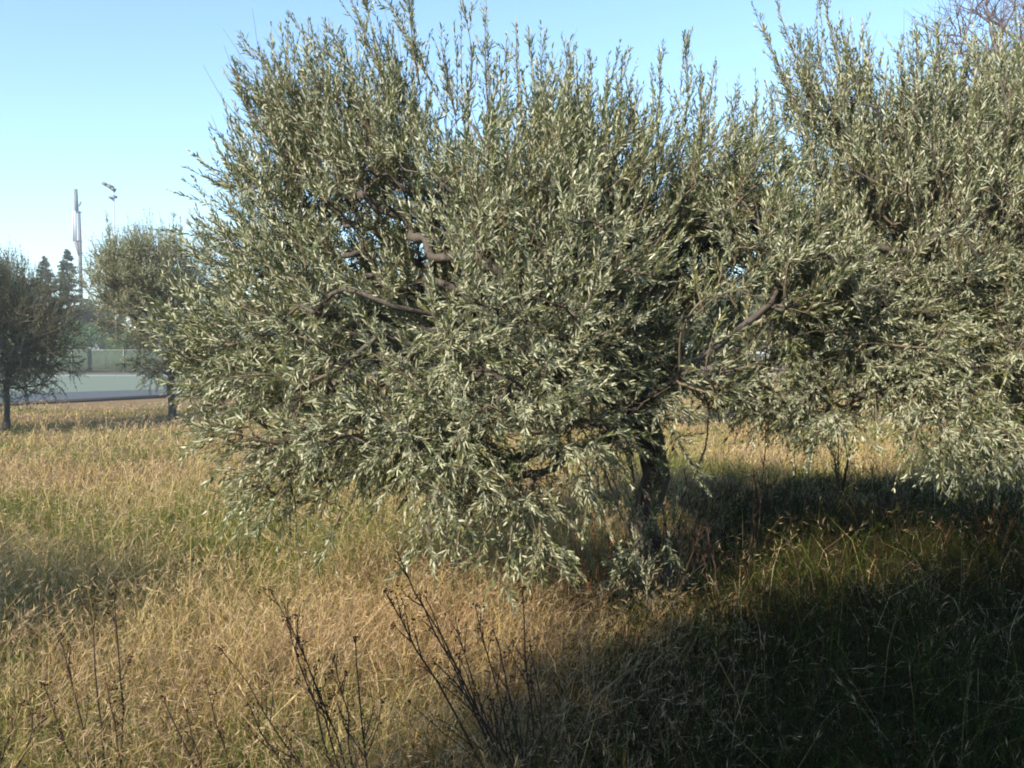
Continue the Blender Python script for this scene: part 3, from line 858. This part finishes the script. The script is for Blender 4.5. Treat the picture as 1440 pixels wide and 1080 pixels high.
# ---------------------------------------------------------------- far trees
def far_tree(name, label, base, h, r, seed, mat, leaf, n, conifer=False, group=None, trunk_h=.25, bark=None):
    rg = np.random.default_rng(seed)
    root = empty(name, base)
    tb, lb = MB(), MB()
    if conifer:
        lo = h * .08
        tb.tube([(0, 0, 0), (.05, 0, h * .5), (0, 0, h)], [h * .022, h * .013, .02], 7)
        nb = 190
        ub = np.sort(rg.uniform(0, 1, nb)) ** .8; ab = rg.uniform(0, 6.28, nb)
        lb_ = r * (1 - ub) ** .85 * rg.uniform(.55, 1.15, nb) + .02
        for q_ in range(0, nb, 2):
            z0 = lo + (h - lo) * ub[q_]
            tb.tube([(0, 0, z0), (math.cos(ab[q_]) * lb_[q_] * .9, math.sin(ab[q_]) * lb_[q_] * .9, z0 + lb_[q_] * .05)], [.05, .015], 4)
        pb = lb_ + .1; pb /= pb.sum()
        kb = rg.choice(nb, n, p=pb); f = rg.uniform(.08, 1, n) ** .7
        L_ = lb_[kb] * f; wv = (.045 + .22 * lb_[kb] * (1 - f) * f * 2)
        o = np.stack([np.cos(ab[kb]) * L_, np.sin(ab[kb]) * L_, lo + (h - lo) * ub[kb] - .12 * L_ * (1 - f)], -1) + rg.normal(0, 1, (n, 3)) * np.stack([wv, wv, wv * .45], -1)
        d = norm(np.stack([np.cos(ab[kb]), np.sin(ab[kb]), np.full(n, .25)], -1) + rg.normal(0, .5, (n, 3)))
    else:
        cl = []
        for i in range(18):
            a = rg.uniform(0, 6.28); q = rg.uniform(.1, 1) ** .5
            zc = h * rg.uniform(trunk_h + .08, .88)
            wr = r * math.sin(math.pi * min(.93, max(.25, zc / h))) ** .6
            cl.append((np.array([math.cos(a) * q * wr * .7, math.sin(a) * q * wr * .7, zc]), r * rg.uniform(.2, .4)))
        cl.append((np.array([0, 0, h * .55]), r * .5))
        o, od, k_ = in_clumps(rg, cl, n, .5)
        o = o[o[:, 2] > .1]; n = len(o)
        d = norm(rg.normal(size=(n, 3)) + np.array([0, 0, .3]))
        tp = [(0, 0, -.1), (.03 * h, 0, h * trunk_h), (0, .02 * h, h * .6)]
        tb.tube(tp, [h * .03, h * .022, h * .01], 8)
        for c_, r_ in cl[:12]:
            tb.tube(smooth_line(np.array([tp[1], (np.array(tp[1]) + c_) / 2 + rg.normal(0, .06 * h, 3), c_]), np.array([h * .013, h * .009, .01]), 4)[0], np.linspace(h * .013, .012, 9), 5)
    nn = norm(rg.normal(size=(n, 3)) + np.array([0, 0, .7])); nn = norm(nn - (nn * d).sum(1)[:, None] * d)
    add_leaves(lb, rg, o, d, nn, leaf * rg.uniform(.6, 1.3, n), leaf * .45 * rg.uniform(.7, 1.2, n), False)
    tb.build('trunk', bark or M_BARK, root, True)
    lb.build('crown', mat, root)
    return tag(root, label, 'tree' if 'bush' not in name else 'bush', group)

def at(px, d): return ((px - 720) / FPX * d, d, 0)
FG = 'trees beyond the tennis court'
cf = far_tree('conifer_tree', 'pointed dark conifer beyond the court, just left of the telecom mast', at(97, 78), 10.9, 2.9, 101, M_PINE, .20, 30000, True, FG)
bt = far_tree('broadleaf_tree', 'dark broad tree beyond the court at the left edge of the picture', at(15, 76), 9.6, 4.6, 102, M_BROAD, .22, 44000, False, FG, .18)
copy_tree(cf, at(66, 82), 1.3, .98, 'slimmer conifer beyond the court, left of the pointed dark one', FG)
copy_tree(bt, at(150, 84), 2.0, .82, 'broad tree beyond the court between conifer and floodlight mast', FG)
copy_tree(bt, at(-80, 74), 4.0, 1.0, 'broad tree beyond the court, leftmost of all', FG)
copy_tree(bt, at(215, 80), 5.0, .8, 'broad tree beyond the court hidden behind the round grey-green olive', FG)
copy_tree(bt, at(310, 80), .7, .85, 'broad tree beyond the court seen between the left olive and the middle olive', FG)
bu = far_tree('green_bush', 'bright green bush behind the mesh fence of the court', at(108, 68.5), 4.2, 2.6, 103, M_BUSH, .16, 14000, False, 'bushes behind the court fence', .05)
copy_tree(bu, at(30, 69), 2.0, .85, 'green bush behind the court fence, below the dark broad tree', 'bushes behind the court fence')
copy_tree(bu, at(175, 69), 4.0, .8, 'green bush behind the court fence, right of the bright green one', 'bushes behind the court fence')
# hedge line of trees closing the field behind the big olives
for i, (px, d, s, r_) in enumerate([(430, 46, .52, .3), (530, 44, .5, 1.9), (650, 42, .5, 2.7), (770, 45, .55, 4.2), (890, 40, .5, .9), (1010, 42, .5, 5.1), (1120, 44, .56, 2.2), (1240, 40, .5, 3.3), (1370, 42, .55, 1.1), (1500, 40, .55, 4.7), (1640, 42, .6, 0)]):
    where = ['leftmost', 'second from the left', 'third from the left', 'fourth from the left', 'fifth from the left', 'sixth from the left', 'seventh from the left', 'eighth from the left', 'ninth from the left', 'tenth from the left', 'rightmost'][i]
    copy_tree(bt, at(px, d + 10), r_, s * 1.35, 'dark low tree closing the field behind the big olives, ' + where, 'line of low trees behind the grove')

for i, (px, sc_, r_, lab) in enumerate([(375, .7, 3.3, 'left end'), (480, .8, 1, 'left part'), (600, .8, 2, 'left middle part'), (830, .8, 3, 'part hidden behind the middle olive'), (960, .85, 4, 'part behind the olive trunk'),
        (1085, .85, 5, 'part between the big olives'), (1180, .85, .4, 'part left of the right olive'), (1310, .85, 1.4, 'part behind the right olive'), (1440, .85, 2.2, 'right end')]):
    copy_tree(bt, at(px, 68), r_, sc_, 'tall dark tree of the farther row behind the grove, ' + lab, 'farther row of trees behind the grove')
for (x, y, sc_, r_, lab) in ((9.5, -3.5, .95, 1, 'unseen tall tree added right of the photographer to block sky light'), (5.0, -9.5, 1.0, 3, 'unseen tall tree added right behind the photographer to block sky light'), (14, 3.5, .9, 2, 'unseen tall tree added beyond the right edge of the picture to block sky light')):
    copy_tree(bt, (x, y, 0), r_, sc_, lab, 'unseen trees added right of the photographer to block sky light')  # out-of-view trees added to cut sky light on the shadowed ground

shade_tree(bt, (2.6, 3.2), 4.7, .5, .70, 'dense broad tree behind the photographer, shading the lower right foreground')
shade_tree(bt, (5.2, 5.0), 6.1, 2.5, .72, 'dense broad tree right behind the photographer, shading the right foreground').scale = (.58, .58, .76)
shade_tree(bt, (7.6, 4.4), 6.1, 4.1, .72, 'dense narrow tree right behind the photographer, farthest right of the three').scale = (.6, .6, .76)

# bare tree, top right ---------------------------------------------------------
rg = np.random.default_rng(77)
BB = np.array(at(1500, 13.5)); BB[2] = 0
root = empty('bare_tree', BB)
cl = [(np.array([-.3, 0, 6.6]), 1.7), (np.array([-1.2, 0, 6.2]), 1.25), (np.array([.8, .3, 6.6]), 1.8), (np.array([-1.5, -.2, 5.0]), 1.05), (np.array([.5, 0, 4.8]), 1.6)]
tg, _, _ = in_clumps(rg, cl, 1300, .5)
pts, par = skeleton([(0, 0, -.1), (.03, 0, 1.0), (0, .05, 2.0), (-.1, 0, 3.0)], [-1, 0, 1, 2], tg, .4)
tb, tw = MB(), MB()
limbs(tb, tw, pts, par, rg, r_tip=.006, expo=.45, rmax=.17)
n = 4200; ii = rg.integers(4, len(pts), n); o = pts[ii]; d = norm(norm(pts[ii] - pts[par[ii]]) + rg.normal(0, .5, (n, 3)) + np.array([0, 0, .5]))
tt = np.linspace(0, 1, 4); L = rg.uniform(.25, .6, n)
add_stems(tw, o[:, None] + d[:, None] * L[:, None, None] * tt[None, :, None] + rg.normal(0, .012, (n, 4, 3)), np.full(n, .006), .002)
tb.build('trunk', M_BARE, root, True); tw.build('twigs', M_BARE, root)
tag(root, 'leafless tree with fine purplish twigs against the sky in the top right corner', 'tree')

# ---------------------------------------------------------------- haze
hz = bpy.data.materials.new('haze_air'); hz.use_nodes = True
t = hz.node_tree; t.nodes.clear()
out = t.nodes.new('ShaderNodeOutputMaterial'); pv = t.nodes.new('ShaderNodeVolumePrincipled')
pv.inputs['Color'].default_value = (.82, .91, 1, 1); pv.inputs['Density'].default_value = .0013
t.links.new(pv.outputs[0], out.inputs['Volume'])
mb = MB(); mb.box((0, 290, 16), (830, 1020, 34.2))
o = mb.build('haze', hz); tag(o, 'thin pale blue morning air over the field', kind='stuff')
